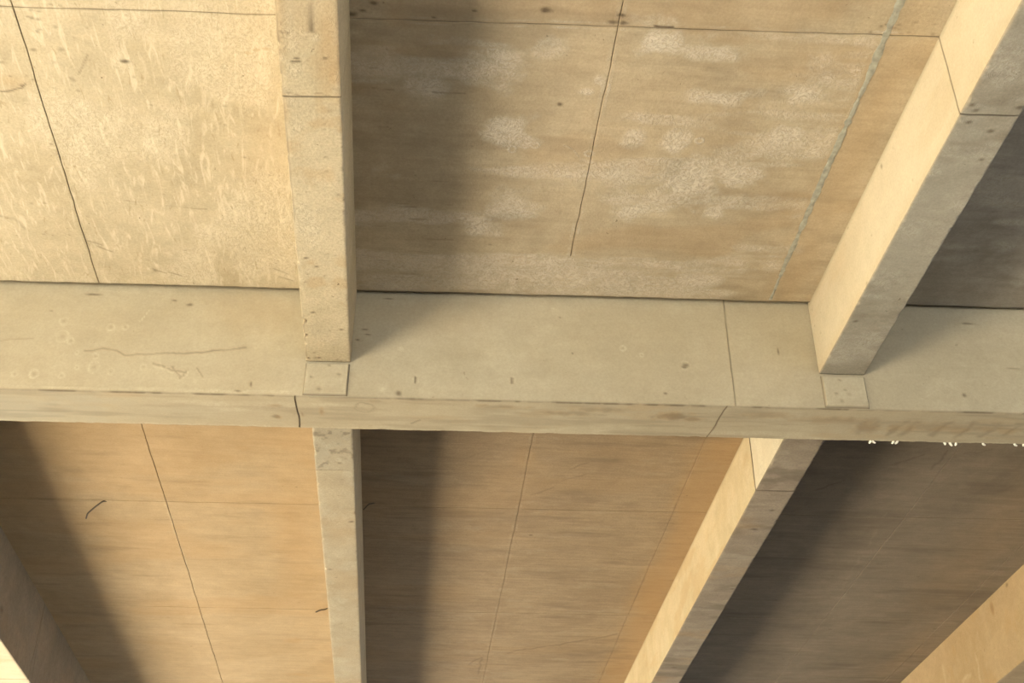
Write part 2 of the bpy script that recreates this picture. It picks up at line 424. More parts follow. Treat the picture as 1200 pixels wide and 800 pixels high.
def P_near_left(w):
    for (u, v, r) in [(430 / 2.857, 207 / 2.857, 0.016)]: w.blob(0, on_slab(146, 72), (0.026, 0.012), 0.9, 0.3, 40)
    w.specks(0, 60, (-0.70 * S, -0.16 * S, 0.84 * S, 1.36 * S), 0.006, 0.55, 5)
    w.specks(0, 22, (-0.47 * S, -0.38 * S, 0.87 * S, 1.0 * S), 0.008, 0.6, 6)
    for u, v, r in [(300, 58, .03), (290, 62, .02), (312, 57, .025)]: w.blob(2, on_slab(u, v), (r, .012), 0.6, 0.5, 30)
    # board edge and stain left of the joint
    w.line(0, [on_slab(0, 107), on_slab(14, 106), on_slab(26, 103), on_slab(29, 98)], 0.006, 0.75, 0.2, 0.02)
    w.blob(2, on_slab(12, 95), (0.09, 0.05), 0.35, 0.5, 8)
    w.line(1, [on_slab(0, 255), on_slab(14, 262), on_slab(24, 276), on_slab(28, 290)], 0.010, 0.8, 0.2, 0.03)
    w.line(0, [on_slab(0, 252), on_slab(16, 256), on_slab(30, 268)], 0.010, 0.22, 0.3, 0.03)
    w.line(0, [on_slab(92, 87), on_slab(103, 64)], 0.005, 0.35)
    for u, v in [(186, 318), (205, 322), (335, 326), (328, 318), (110, 285), (122, 292)]:
        w.line(0, [on_slab(u - 8, v - 3), on_slab(u + 8, v + 2)], 0.006, 0.5, 0.3, 0.03)
    for u, v in [(130, 225), (160, 235), (210, 242), (230, 243)]:
        w.line(0, [on_slab(u - 14, v), on_slab(u + 12, v + 1)], 0.004, 0.35, 0.5, 0.03)
    w.field(1, 2.2, 1.3, 0.48, 0.66, 0.75, 41)
    w.blob(2, on_slab(330, 180), (0.22, 0.8), 0.22, 0.6, 5)

def P_near_mid(w):
    for u, v, ru, rv, s in [(600, 155, .22, .12, 1), (575, 75, .26, .16, .75), (615, 165, .10, .06, 1), (500, 105, .16, .10, .8), (610, 240, .22, .14, .7),
                            (560, 260, .2, .12, .7), (770, 50, .12, .07, 1), (745, 160, .14, .11, 1), (790, 165, .1, .1, 1), (850, 115, .35, .09, 1),
                            (950, 112, .18, .09, .9), (960, 75, .12, .10, .7), (805, 215, .36, .20, 1), (755, 245, .20, .14, 1), (860, 205, .2, .12, .9), (920, 160, .12, .08, .9),
                            (955, 175, .07, .07, .9), (840, 250, .12, .08, .9), (720, 205, .05, .03, 1), (700, 95, .05, .04, .8), (690, 108, .05, .03, .9),
                            (640, 55, .1, .1, .6), (815, 330, .2, .08, .8), (870, 310, .22, .07, .9), (690, 330, .16, .08, .6), (470, 250, .2, .08, .6), (440, 200, .12, .1, .5), (520, 320, .2, .1, .6),
                            (780, 25, .2, .06, .5), (830, 60, .3, .06, .7), (690, 190, .06, .03, .8), (900, 290, .3, .05, .7)]:
        w.blob(1, on_slab(u, v), (ru * .72, rv * .9), s, 1.1, 6, int(u + v))
    w.field(1, 0.9, 5.0, 0.50, 0.70, 0.6, 43, sstep(J_S + .01, J_S - .05, w.a) * sstep(J_0 - .05, J_0 + .05, w.b))
    w.field(2, 1.3, 3.0, 0.52, 0.70, 0.26, 143); w.field(0, 2.0, 5.0, 0.58, 0.76, 0.16, 144)
    w.blob(0, on_slab(656, 122), (0.014, 0.013), 0.95, 0.2, 40)
    for u, v, r in [(640, 12, .022), (412, 16, .02), (425, 12, .012), (438, 3, .014), (718, 26, .02), (731, 27, .018), (508, 20, .008), (556, 12, .008), (728, 18, .016)]:
        w.blob(0, on_slab(u, v), (r * 1.6, r * .8), 0.85, 0.5, 50, int(u))
    w.blob(0, on_slab(724, 20), (0.10, 0.06), 0.28, 0.6, 10)
    w.line(0, [on_slab(768, 30.5), on_slab(778, 31), on_slab(788, 32)], 0.009, 0.95, 0, 0.02)
    w.specks(0, 16, (J_S - .1, RIB_B[0] - 0.02, 0.86 * S, 0.885 * S), 0.008, 0.6, 8)
    w.specks(0, 40, (RIB_A[1], RIB_B[0], 0.86 * S, 1.36 * S), 0.004, 0.5, 9)
    for k in range(26):                     # board grain torn out beside the rib
        g = np.random.default_rng(100 + k); v = g.uniform(60, 340); u = g.uniform(418, 520)
        p = on_slab(u, v); w.line(0, [p, p + np.array([g.uniform(.04, .16), 0.004])], 0.004, g.uniform(.2, .5), 0.4, 0.02, k)
    w.line(0, [on_slab(415, 342), on_slab(520, 347)], 0.02, 0.35, 0.3, 0.05)
    w.blob(2, on_slab(640, 8), (0.7, 0.10), 0.30, 0.6, 5)
    w.blob(2, on_slab(760, 140), (0.5, 0.5), 0.16, 0.8, 3)
    w.blob(2, on_slab(1010, 150), (0.12, 1.2), 0.30, 0.4, 4)
    w.blob(2, on_slab(930, 320), (0.12, 0.5), 0.30, 0.4, 4)
    w.line(1, [on_slab(660, 170), on_slab(672, 175), on_slab(678, 184)], 0.006, 0.7, 0, 0.01)
    for u, v in [(577, 60), (600, 175), (628, 170), (775, 52), (690, 180), (820, 165), (955, 175), (1003, 85), (970, 88), (745, 160)]:
        w.ring(1, on_slab(u, v), 0.020, 0.008, 0.9, int(u))

def P_near_right(w):
    for u, v, ru, rv, s in [(1155, 225, .20, .03, 1), (1175, 235, .14, .05, 1), (1180, 260, .15, .03, .8), (1130, 290, .2, .04, .6), (1185, 290, .1, .08, .7), (1170, 180, .2, .04, .5), (1190, 330, .15, .06, .6)]:
        w.blob(1, on_slab(u, v), (ru, rv), s, 0.9, 6, int(u))
    w.field(1, 1.3, 3.5, 0.55, 0.7, 0.6, 44)
    w.field(0, 1.2, 2.6, 0.56, 0.75, 0.22, 45)

def P_far_left(w):
    w.specks(0, 30, (DEEP_L[1], RIB_A[0], W_FAR, 2.9 * S), 0.006, 0.5, 12)
    w.field(2, 0.9, 2.6, 0.44, 0.66, 0.30, 46)
    w.blob(2, on_slab(345, 640), (0.20, 1.5), 0.42, 0.5, 4)
    for u, v, r in [(345, 750, .12), (350, 790, .12), (330, 520, .2), (240, 535, .16), (285, 525, .1)]: w.blob(2, on_slab(u, v), (r, r * .5), 0.40, 0.7, 8, int(u))
    w.field(0, 1.6, 9, 0.60, 0.80, 0.20, 47)
    w.line(1, [on_slab(193, 590), on_slab(205, 620), on_slab(228, 690)], 0.010, 0.9, 0.3, 0.03)
    w.blob(0, on_slab(224, 757), (.010, .008), .8, .2, 30)

def P_far_mid(w):
    w.field(2, 0.7, 2.0, 0.45, 0.7, 0.22, 48)
    w.blob(2, on_slab(850, 530), (0.28, 0.45), 0.6, 0.6, 4); w.put(2, .55 * sstep(J_S - .12, J_S + .08, w.a + .2 * (fnoise(w.a * 2, w.b * 2, 301) - .5)))
    w.blob(2, on_slab(770, 690), (0.20, 1.1), 0.7, 0.5, 4)
    w.blob(2, on_slab(610, 540), (0.12, 0.22), 0.35, 0.6, 6); w.blob(2, on_slab(745, 765), (0.2, 0.3), 0.4, 0.6, 6)
    w.field(0, 1.5, 8, 0.58, 0.80, 0.24, 49)
    w.blob(0, on_slab(622, 627), (.016, .010), .85, .3, 30)
    w.line(0, [on_slab(595, 765), on_slab(640, 757), on_slab(690, 750), on_slab(725, 742)], 0.018, 0.35, 0.4, 0.10)
    w.line(0, [on_slab(560, 790), on_slab(565, 770), on_slab(548, 779)], 0.012, 0.4, 0.2, 0.04)
    for u, v in [(680, 545), (672, 560), (635, 576), (560, 532)]: w.line(0, [on_slab(u - 12, v + 4), on_slab(u + 14, v - 5)], 0.007, 0.4, 0.4, 0.04)
    w.field(1, 2.0, 7, 0.54, 0.74, 0.4, 50)

def P_far_right(w):
    w.field(0, 1.4, 8, 0.56, 0.80, 0.26, 53)
    w.blob(2, on_slab(1150, 640), (0.30, 1.6), 0.16, 0.6, 3); w.blob(2, on_slab(1080, 760), (0.25, .9), 0.14, 0.6, 4)
    for a, b in [((1045, 545), (1085, 531)), ((1090, 550), (1110, 528)), ((955, 575), (990, 562)), ((1130, 531), (1165, 526))]:
        w.line(0, [on_slab(*a), on_slab(*b)], 0.010, 0.40, 0.3, 0.08)
    w.line(1, [on_slab(1040, 600), on_slab(985, 690)], 0.02, 0.4, 0.6, 0.06)
    w.specks(0, 24, (RIB_B[1], DEEP_R[0], W_FAR, 2.9 * S), 0.010, 0.5, 14)

INF = 99.0
near_j = lambda lo, hi: ('w', J_0, 0.006, 0.85, 0.25, lo, hi)
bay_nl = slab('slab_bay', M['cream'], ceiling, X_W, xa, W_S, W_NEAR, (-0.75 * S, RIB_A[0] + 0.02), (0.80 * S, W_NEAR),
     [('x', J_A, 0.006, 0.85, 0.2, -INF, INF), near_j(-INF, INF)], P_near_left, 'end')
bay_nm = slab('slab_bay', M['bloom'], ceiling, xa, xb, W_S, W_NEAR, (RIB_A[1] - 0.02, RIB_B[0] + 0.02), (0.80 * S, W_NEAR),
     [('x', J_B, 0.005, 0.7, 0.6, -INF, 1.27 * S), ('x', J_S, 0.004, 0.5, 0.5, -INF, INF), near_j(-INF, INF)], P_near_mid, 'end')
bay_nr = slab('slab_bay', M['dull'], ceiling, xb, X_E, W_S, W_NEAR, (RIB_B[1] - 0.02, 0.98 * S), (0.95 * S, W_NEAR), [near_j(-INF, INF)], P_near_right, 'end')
fj = lambda f=0.35, d=0.6: [('w', J_1, 0.005, d, f, -INF, INF), ('w', J_2, 0.005, d, f, -INF, INF), ('w', J_3, 0.005, d, f, -INF, INF)]
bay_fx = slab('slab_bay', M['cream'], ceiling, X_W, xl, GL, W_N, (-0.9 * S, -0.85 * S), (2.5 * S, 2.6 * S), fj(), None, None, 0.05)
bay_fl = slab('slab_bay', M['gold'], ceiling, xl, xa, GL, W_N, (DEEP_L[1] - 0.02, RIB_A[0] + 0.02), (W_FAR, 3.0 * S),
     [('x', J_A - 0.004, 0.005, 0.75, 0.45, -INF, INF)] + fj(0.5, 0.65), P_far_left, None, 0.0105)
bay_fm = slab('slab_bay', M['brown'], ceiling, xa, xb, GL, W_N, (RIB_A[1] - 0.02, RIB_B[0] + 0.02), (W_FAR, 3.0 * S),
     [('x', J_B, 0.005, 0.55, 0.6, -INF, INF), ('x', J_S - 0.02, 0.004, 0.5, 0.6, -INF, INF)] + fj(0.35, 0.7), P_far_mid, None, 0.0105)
bay_fr = slab('slab_bay', M['umber_shade'], ceiling, xb, xr, GL, W_N, (RIB_B[1] - 0.02, DEEP_R[0] + 0.02), (W_FAR, 3.0 * S),
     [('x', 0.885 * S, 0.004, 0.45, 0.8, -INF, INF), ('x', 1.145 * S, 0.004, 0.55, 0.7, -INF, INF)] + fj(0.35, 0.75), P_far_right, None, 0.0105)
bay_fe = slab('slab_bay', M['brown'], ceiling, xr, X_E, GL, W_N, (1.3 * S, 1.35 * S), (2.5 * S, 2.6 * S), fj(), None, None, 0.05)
tag(bay_nl, 'sunlit cream slab panel left of the near rib')
tag(bay_nm, 'tan slab panel blotched with pale lime between the near ribs')
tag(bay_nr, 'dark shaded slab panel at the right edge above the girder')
tag(bay_fl, 'golden slab panel with a slanting dark shadow below the girder')
tag(bay_fm, 'brown streaked slab panel between the two far ribs')
tag(bay_fr, 'brown slab panel coloured darker as shaded between the far right rib and the deep beam')

# grey mortar squeezed along the joint beside the right rib
def filler():
    ws = np.arange(0.70 * S, W_NEAR - 0.05, 0.012)
    c = J_S + 0.016 * (fnoise(ws * 1.7, ws * 0 + 1, 52) - 0.5)
    hw = 0.013 + 0.018 * (fnoise(ws * 5, ws * 0 + 3.3, 152) - 0.35) + 0.006 * (vnoise(ws * 40, ws * 0, 153) - 0.5)
    hw = np.clip(hw * np.where(ws > 1.30 * S, 0.75, 1), 0.008, 0.03) * (0.75 + 0.5 * vnoise(ws * 22, ws * 0, 155))
    prof = np.array([[-1, 0.006], [-0.95, -0.001], [-0.5, -0.0022], [0.0, -0.0024], [0.5, -0.0022], [0.95, -0.001], [1, 0.006]])
    X = c[:, None] + hw[:, None] * prof[None, :, 0] + 0.007 * (vnoise(ws[:, None] * 45, prof[None, :, 0] * 9, 6) - 0.5)
    Z = Z_SLAB + prof[None, :, 1] + 0.003 * (vnoise(ws[:, None] * 40, prof[None, :, 0] * 3, 7) - 0.7)
    V = shear(X, np.broadcast_to(ws[:, None], X.shape), Z); n, m = X.shape; idx = np.arange(n * m).reshape(n, m)
    o = make('joint_filler', V.reshape(-1, 3), (grid_quads(n, m, True)[:, ::-1], [list(idx[0]), list(idx[-1][::-1])]), M['filler'], bay_nm, np.zeros((n * m, 4)))
    tag(o, 'rough grey mortar filler squeezed along the slab joint')
filler()

# tie wires left sticking out of the slab joints
def wire(bay, px, drop, r=0.0045):
    pts = []
    for (u, v), d in zip(px, drop):
        q = on_level(u, v, Z_SLAB - d); pts.append(np.array([q[0], q[1] + SK * q[0], Z_SLAB - d]))
    tag(tube('tie_wire', pts, r, M['wire'], bay), 'bent rusty tie wire sticking out of a slab joint')
wire(bay_fl, [(127, 587), (120.5, 587), (111, 594), (102.5, 601.5), (101, 607)], [-.01, .006, .03, .05, .045], 0.0062)
wire(bay_fl, [(386, 711), (381, 714), (376, 714.5), (370, 717)], [-.01, .01, .02, .025], 0.0055)
wire(bay_fm, [(441, 588.5), (436, 590), (432, 590.5), (426, 597)], [-.01, .008, .014, .03], 0.0045)

# ================================================================= THE GIRDER
def girder():
    zt = Z_SLAB + 0.22; bv = 0.005
    zn = np.linspace(Z_SLAB + 0.06, Z_GIRD + bv, 108)
    wsf = np.linspace(W_NEAR + bv, W_FAR - bv, 46)
    zf = np.linspace(Z_GIRD + bv, zt, 9)
    pw = np.concatenate([[W_NEAR], np.full(len(zn), W_NEAR), [W_NEAR + .3 * bv], wsf, [W_FAR - .3 * bv], np.full(len(zf), W_FAR)])
    pz = np.concatenate([[zt], zn, [Z_GIRD + .3 * bv], np.full(len(wsf), Z_GIRD), [Z_GIRD + .3 * bv], zf])
    fc = np.concatenate([[0], np.zeros(len(zn)), [1], np.ones(len(wsf)), [1], np.full(len(zf), 2)])
    jf = [on_face(849, 358)[0], on_face(862, 473)[0]]; xf = 0.5 * sum(jf)
    s1, s2 = on_gsof(347.5, 480)[0], on_gsof(845, 492)[0]
    ex = []
    for g in (xf, s1, s2): ex += [g - .009, g - .0045, g, g + .0045, g + .009]
    xs = steps(X_W, X_E, -0.78 * S, 0.90 * S, 0.0095, 0.25, ex)
    X, PW = np.meshgrid(xs, pw, indexing='ij'); PZ = np.broadcast_to(pz, X.shape).copy(); FC = np.broadcast_to(fc, X.shape)
    PW = PW.copy(); Xd = X.copy()
    F = Wear(X, PZ.copy(), FC == 0); Q = Wear(X, PW.copy(), FC == 1)
    def groove(g, mask, dirt, dep):
        on = (np.abs(X - g) < .001) & mask
        return on, (np.abs(X - g) < .006) & mask
    on, nr = groove(xf, FC == 0, .6, .004); PW[on] += .004; F.put(0, np.where(on, .6 * (0.4 + 0.6 * sstep(.35, .6, fnoise(PZ * 6, PZ * 0, 3))), 0)); F.put(0, np.where(nr, .18, 0))
    Xd += np.where(FC == 0, np.exp(-((X - xf) / .05) ** 2) * .012 * (fnoise(PZ * 4, PZ * 0, 4) - .5), 0)
    for g in (s1, s2):
        on, nr = groove(g, FC == 1, .9, .006); PZ[on] += .007; Q.put(0, np.where(on, .9, 0)); Q.put(0, np.where(nr, .4, 0))
        Xd += np.where(FC == 1, np.exp(-((X - g) / .05) ** 2) * (.02 * (fnoise(PW * 7, PW * 0, 14) - .5) + (-.035 if g == s2 else .012) * (PW - W_NEAR) / (W_FAR - W_NEAR)), 0)
    # lower arris: slightly lipped and broken
    e = np.exp(-(np.hypot(PW - W_NEAR, PZ - Z_GIRD) / .014) ** 2); nz = fnoise(X * 14, X * 0, 23)
    PZ += e * .005 * sstep(.5, .75, nz); PW += e * .004 * (nz - .5)
    e2 = np.exp(-(np.hypot(PW - W_FAR, PZ - Z_GIRD) / .014) ** 2); nz2 = fnoise(X * 18, X * 0 + 2, 24)
    PZ += e2 * .003 * sstep(.45, .75, nz2) - e2 * .002 * vnoise(X * 50, X * 0, 25)
    # ---- wear on the near face
    lipz = Z_GIRD + 0.022
    left = sstep(RIB_A[0], RIB_A[0] - .1, X)
    F.put(1, np.where((FC == 0) & (np.abs(PZ - lipz - .012 * (fnoise(X * 3, X * 0, 33) - .5)) < .011), left * (.25 + .5 * vnoise(X * 8, X * 0, 34)), 0))
    arris = np.exp(-(np.hypot(PW - W_NEAR, PZ - Z_GIRD) / .0075) ** 2)
    F.ch[..., 0] = np.maximum(F.ch[..., 0], arris * (.40 + .5 * sstep(.42, .62, fnoise(X * 6, X * 0, 35))))
    for u, v, r in [(75, 376, .028), (73, 394, .040), (83, 399, .022), (130, 383, .024), (147, 383, .020), (110, 430, .036), (112, 417, .02), (40, 438, .030), (17, 438, .018), (72, 440, .02), (130, 435, .02),
                    (168, 430, .02), (185, 428, .02), (300, 406, .012), (326, 408, .010), (730, 408, .018), (752, 416, .012), (470, 409, .012), (449, 457, .010), (648, 363, .012), (803, 428, .028), (90, 413, .012), (90, 430, .012)]:
        F.ring(1, on_face(u, v), r * .85, .009, .62, int(u), 1.15)
        F.blob(0, on_face(u, v), r * .35, .22, .3, 30, int(v))
    for u, v in [(487, 445), (600, 446)]:
        p = on_face(u, v); F.blob(1, p, (.026, .042), .8, .2, 20); F.line(0, [p + np.array([0, .018]), p - np.array([0, .018])], .007, .9)
    for u, v, a, b in [(455, 350, .03, .005), (428, 386, .02, .006), (431, 392, .02, .005), (419, 398, .014, .006), (467, 461, .016, .018), (803, 428, .02, .016), (1130, 463, .014, .014), (671, 414, .006, .006), (802, 430, .018, .01), (912, 412, .004, .024),
                    (780, 461, .012, .008), (279, 458, .02, .008), (294, 450, .008, .018), (913, 478, .004, .02), (656, 372, .01, .005), (60, 364, .01, .006), (110, 345, .05, .008), (222, 357, .02, .012), (204, 352, .02, .006), (1133, 379, .05, .006), (1190, 432, .05, .005)]:
        F.blob(0, on_face(u, v), (a, b), .75, .4, 40, int(u))
    F.line(0, [on_face(100, 410), on_face(120, 409), on_face(150, 414), on_face(200, 414), on_face(250, 411), on_face(290, 408)], .007, .5, .3, .04)
    F.line(0, [on_face(0, 399), on_face(40, 396)], .006, .3, .3, .03)
    for a in [((200, 432), (216, 436)), ((210, 441), (219, 432)), ((232, 430), (238, 442)), ((180, 426), (196, 430)), ((204, 428), (208, 444))]:
        F.line(0, [on_face(*a[0]), on_face(*a[1])], .006, .4, .2, .05)
        F.line(1, [on_face(a[0][0], a[0][1] + 3), on_face(a[1][0], a[1][1] + 3)], .008, .7, .2, .05)
    F.line(1, [on_face(164, 377), on_face(176, 362)], .006, .9)
    F.line(1, [on_face(118, 340), on_face(165, 343)], .010, .7, .3, .03)
    F.blob(2, on_face(300, 362), (.30, .14), .16, .7, 6); F.blob(2, on_face(500, 370), (.4, .12), .10, .7, 6)
    F.field(1, 1.6, 2.0, .52, .70, .35, 36)
    F.put(1, np.where(np.abs(PZ - on_face(1100, 440)[1]) < .006, 0.22 * sstep(RIB_B[1] + .05, RIB_B[1] + .1, X) * (X < RIB_B[1] + .55), 0))
    for u, v in [(1125, 425), (1130, 428), (1135, 446), (1140, 382), (1190, 405)]: F.blob(1, on_face(u, v), (.04, .015), .55, .5, 20, u)
    # ---- wear on the soffit
    Q.field(2, 2.4, 9, .52, .74, .30, 37)
    Q.put(2, np.full_like(X, .14)); Q.field(0, 2.2, 20, .50, .74, .22, 137)
    Q.field(0, 1.2, 14, .58, .76, .34, 38)
    Q.field(1, 1.0, 9, .52, .68, .55, 39)
    Q.blob(3, on_gsof(30, 478), (.45, .25), .55, .8, 4); Q.blob(3, on_gsof(210, 483), (.4, .1), .15, .8, 4)
    for u, v, a, b, s in [(325, 488, .03, .03, .8), (323, 475, .04, .02, .6), (377, 482, .02, .07, .8), (353, 485, .015, .05, .7), (590, 477, .2, .03, .6), (655, 484, .25, .04, .55), (700, 480, .18, .04, .5), (790, 488, .12, .06, .8), (810, 491, .1, .03, .6),
                          (900, 487, .25, .05, .5), (980, 492, .3, .05, .5), (1015, 500, .1, .1, .6), (440, 470, .06, .02, .4), (565, 475, .06, .02, .5), (1100, 500, .5, .08, .4)]:
        Q.blob(2, on_gsof(u, v), (a, b), s * .7, .8, 18, int(u))
        Q.blob(0, on_gsof(u, v), (a * .8, b * .7), s * .6, .9, 22, int(u) + 1)
    for k, u in enumerate([1028, 1060, 1075, 1112, 1140, 1168, 1195]):        # slanting brown rope-like stains
        a = on_gsof(u, 494 + k * .5); b = on_gsof(u - 20, 508 + k * .5)
        Q.line(0, [a, (a + b) / 2 + np.array([.01, .01]), b], .024, .34, .4, .07, k); Q.blob(0, a, (.04, .02), .30, .7, 20, k)
        Q.blob(2, (a + b) / 2, (.10, .05), .5, .6, 12, k)
    Q.ring(0, on_gsof(427, 477), .05, .008, .3, 3); Q.line(0, [on_gsof(482, 496), on_gsof(492, 492)], .008, .5)
    Q.put(1, np.exp(-((PW - W_FAR + .012) / .012) ** 2) * .6)
    ch = np.maximum(F.ch, Q.ch)
    V = shear(Xd, PW, PZ); n, m = X.shape; idx = np.arange(n * m).reshape(n, m)
    return make('concrete_girder', V.reshape(-1, 3), (grid_quads(n, m, True), [list(idx[0][::-1]), list(idx[-1])]), M['face'], None, ch.reshape(-1, 4),
                loc=(0, 0.5 * (W_NEAR + W_FAR), Z_GIRD))
G = tag(girder(), 'long pale concrete girder crossing the whole view below the near ribs', 'girder', kind='thing')

# slightly proud square pads under the near rib ends
def pad(x0, x1, z0, z1, label):
    xs = np.linspace(x0, x1, 28); zs = np.linspace(z0, z1, 20)
    X, Z = np.meshgrid(xs, zs, indexing='ij')
    d = np.minimum(np.minimum(X - x0, x1 - X), np.minimum(Z - z0, z1 - Z))
    Y = W_NEAR - 0.016 * sstep(-.0005, .006, d) + .002 * (fnoise(X * 9, Z * 9, 3) - .5) - 0.001
    wr = Wear(X, Z); wr.put(0, np.where(d < .002, .75, 0)); wr.put(1, np.where((d > .006) & (d < .022), .6 * vnoise(X * 20, Z * 20, 2), 0))
    wr.specks(0, 5, (x0 + .03, x1 - .03, z0 + .03, z1 - .02), .008, .7, int(abs(x0) * 100))
    A = shear(X, Y, Z).reshape(-1, 3); B = A.copy(); n, m = X.shape
    B = shear(X, np.full_like(X, W_NEAR + .01), Z).reshape(-1, 3)
    idx = np.arange(n * m).reshape(n, m)
    ring = np.concatenate([idx[:-1, 0], idx[-1, :-1], idx[:0:-1, -1], idx[0, :0:-1]]); k = len(ring)
    verts = np.concatenate([A, B[ring]]); i = np.arange(k); j = (i + 1) % k
    q = np.concatenate([grid_quads(n, m)[:, ::-1], np.stack([ring[i], n * m + i, n * m + j, ring[j]], -1)])
    o = make('bearing_block', verts, (q, [list(range(n * m, n * m + k))]), M['face'], G, np.concatenate([wr.ch.reshape(-1, 4), np.zeros((k, 4))]))
    return tag(o, label)
pad(RIB_A[0] + .002, RIB_A[1] - .002, Z_GIRD + .008, Z_RIB - .010, 'square concrete pad under the left near rib')
pad(RIB_B[0] + .006, RIB_B[1] - .004, Z_GIRD + .008, Z_RIB - .012, 'square concrete pad under the right near rib')

# white lime crumbs hanging from the far lower arris
for k, (u, v, L) in enumerate([(1019, 519, .022), (1021, 521, .016), (1047, 520, .020), (1052, 520, .022), (1105, 521, .020), (1111, 522, .028), (1119, 522, .026), (1151, 522, .012), (1189, 523, .010), (1198, 523, .010)]):
    q = on_gsof(u, v - 2); x, w = q[0], W_FAR - .004
    g = np.random.default_rng(k); d = g.uniform(-1, 1, 2) * .012
    p0 = np.array([x, w + SK * x, Z_GIRD + .008]); p1 = p0 + np.array([d[0], .004, -.3 * L - .008]); p2 = p1 + np.array([d[1] * 1.6, .006, -.32 * L])
    tag(tube('lime_drip', [p0, p1, p2], [.005, .008, .003], M['lime'], G, 7), 'white lime crumb hanging from the girder edge')

# ================================================================= RIBS AND DEEP BEAMS
jA = on_rib(365, 113)[1]; jB = on_rib(1160, 135)[1]
chA = [on_rib(357, 377)[1], on_rib(358, 393)[1], on_rib(360, 420)[1]]
def P_rib_a(s, l, r):
    s.blob(2, on_rib(385, 40), (.07, .35), .55, .6, 8); s.blob(2, on_rib(326, 15), (.05, .3), .5, .6, 9); s.blob(2, on_rib(392, 85), (.05, .18), .65, .6, 9)
    s.blob(2, on_rib(332, 122), (.03, .1), .4, .6, 9); s.blob(2, on_rib(350, 12), (.12, .2), .3, .7, 9)
    s.field(1, 5, 5, .50, .66, .6, 55); s.field(2, 6, 6, .60, .75, .35, 56)
    for u, v in [(347, 68), (350, 72), (344, 72), (381, 68), (365, 36), (378, 27), (358, 302), (400, 386), (370, 419), (374, 419), (367, 366), (371, 312)]:
        s.blob(0, on_rib(u, v), (.014, .008), .85, .4, 40, int(u))
    for u, v in [(366, 36), (330, 36), (340, 108), (375, 108), (388, 112), (352, 110)]: s.line(0, [on_rib(u - 6, v), on_rib(u + 7, v + 2)], .005, .5, .3, .03)
    s.specks(0, 40, (RIB_A[0], RIB_A[1], .80 * S, 1.36 * S), .005, .6, 21)
    s.line(0, [np.array([RIB_A[0] + .004, .7 * S]), np.array([RIB_A[0] + .004, 1.36 * S])], .007, .55, .5, .006)
    s.put(0, np.exp(-((s.b - W_NEAR + .004) / .006) ** 2) * .8)
def P_rib_b(s, l, r):
    for u, v, a, b in [(1060, 268, .11, .05), (1062, 235, .1, .06), (1085, 200, .08, .05), (1040, 330, .09, .06), (990, 413, .08, .02), (995, 408, .05, .02), (1180, 90, .14, .03), (1170, 82, .1, .03), (1090, 160, .08, .04)]:
        s.blob(1, on_rib(u, v), (a, b * 2), 1, .8, 16, int(u))
    s.field(1, 3, 7, .50, .66, .7, 57); s.field(0, 3, 6, .58, .78, .3, 58)
    for u, v in [(1135, 143), (1161, 154), (1150, 187), (1003, 376), (1139, 123), (1144, 129), (1195, 126)]: s.blob(0, on_rib(u, v), (.018, .012), .75, .5, 30, int(u))
    s.blob(3, on_rib(1050, 300), (.2, 1.6), .30, .5, 3)
    l.specks(0, 12, (.8 * S, 1.36 * S, Z_RIB, Z_SLAB), .006, .5, 22)
    l.blob(0, on_side(1033, 195, RIB_B[0]), (.012, .018), .7, .4, 30)
    l.put(2, .25 * np.exp(-((l.b - Z_RIB) / .07) ** 2)); l.field(2, 1.5, 4, .55, .75, .22, 59)
    l.put(0, .30 * np.exp(-((l.b - Z_SLAB) / .02) ** 2))
    s.put(0, np.exp(-((s.b - W_NEAR + .004) / .007) ** 2) * .9)
    s.put(2, np.exp(-((s.a - RIB_B[0]) / .008) ** 2) * .3)

RA = beam('concrete_rib', M['rough'], RIB_A[0], RIB_A[1], Z_RIB, W_S, W_NEAR - .008, (.80 * S, W_NEAR), [jA], P_rib_a, side_fine=('r',),
          chips=[(chA[0], 'l', .022, .022), (chA[1], 'l', .014, .016), (chA[2], 'l', .012, .014)])
tag(RA, 'cream speckled concrete rib upper left meeting the girder near side', 'beam', 'shallow concrete ribs', kind='thing')
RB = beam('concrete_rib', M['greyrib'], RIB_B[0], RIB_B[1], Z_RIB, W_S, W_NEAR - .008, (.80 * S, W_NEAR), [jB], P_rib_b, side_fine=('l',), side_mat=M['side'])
tag(RB, 'slanting rib upper right with bright sunlit side and grey underside', 'beam', 'shallow concrete ribs', kind='thing')

eA = on_rib(395, 551)[1]; eB = on_rib(912, 576)[1]
def P_far_a(s, l, r):
    s.field(1, 5, 4, .50, .66, .6, 61); s.specks(0, 30, (RIB_A[0], RIB_A[1], W_FAR, 3 * S), .006, .55, 23)
    s.field(2, 2, 2, .5, .75, .25, 62)
    for u, v in [(387, 667), (412, 611), (385, 540)]: s.blob(0, on_rib(u, v), (.02, .012), .8, .4, 30, u)
    s.line(1, [np.array([RIB_A[0] + .035, eA]), np.array([RIB_A[0] + .035, 3.2 * S])], .03, .5, .6, .03)
def P_end_a(s, l, r):
    s.field(3, 10, 7, .45, .65, .35, 63); s.field(1, 16, 14, .52, .66, .7, 64); s.field(0, 22, 18, .56, .70, .45, 65)
    s.put(3, np.full_like(s.a, .20))
def P_far_b(s, l, r):
    s.field(0, 2, 5, .55, .75, .4, 66); s.field(2, 1.5, 3, .48, .7, .4, 67); s.field(1, 2, 9, .56, .7, .5, 68)
    for u, v, a in [(884, 620, .03), (905, 598, .02), (858, 690, .02), (790, 782, .06), (895, 636, .012)]: s.blob(0, on_rib(u, v), (a, .014), .85, .4, 30, u)
    l.field(2, 2.0, 6, .50, .7, .35, 69); l.field(1, 4, 2, .5, .7, .5, 70)
    l.put(0, .35 * np.exp(-((l.b - Z_SLAB) / .016) ** 2))
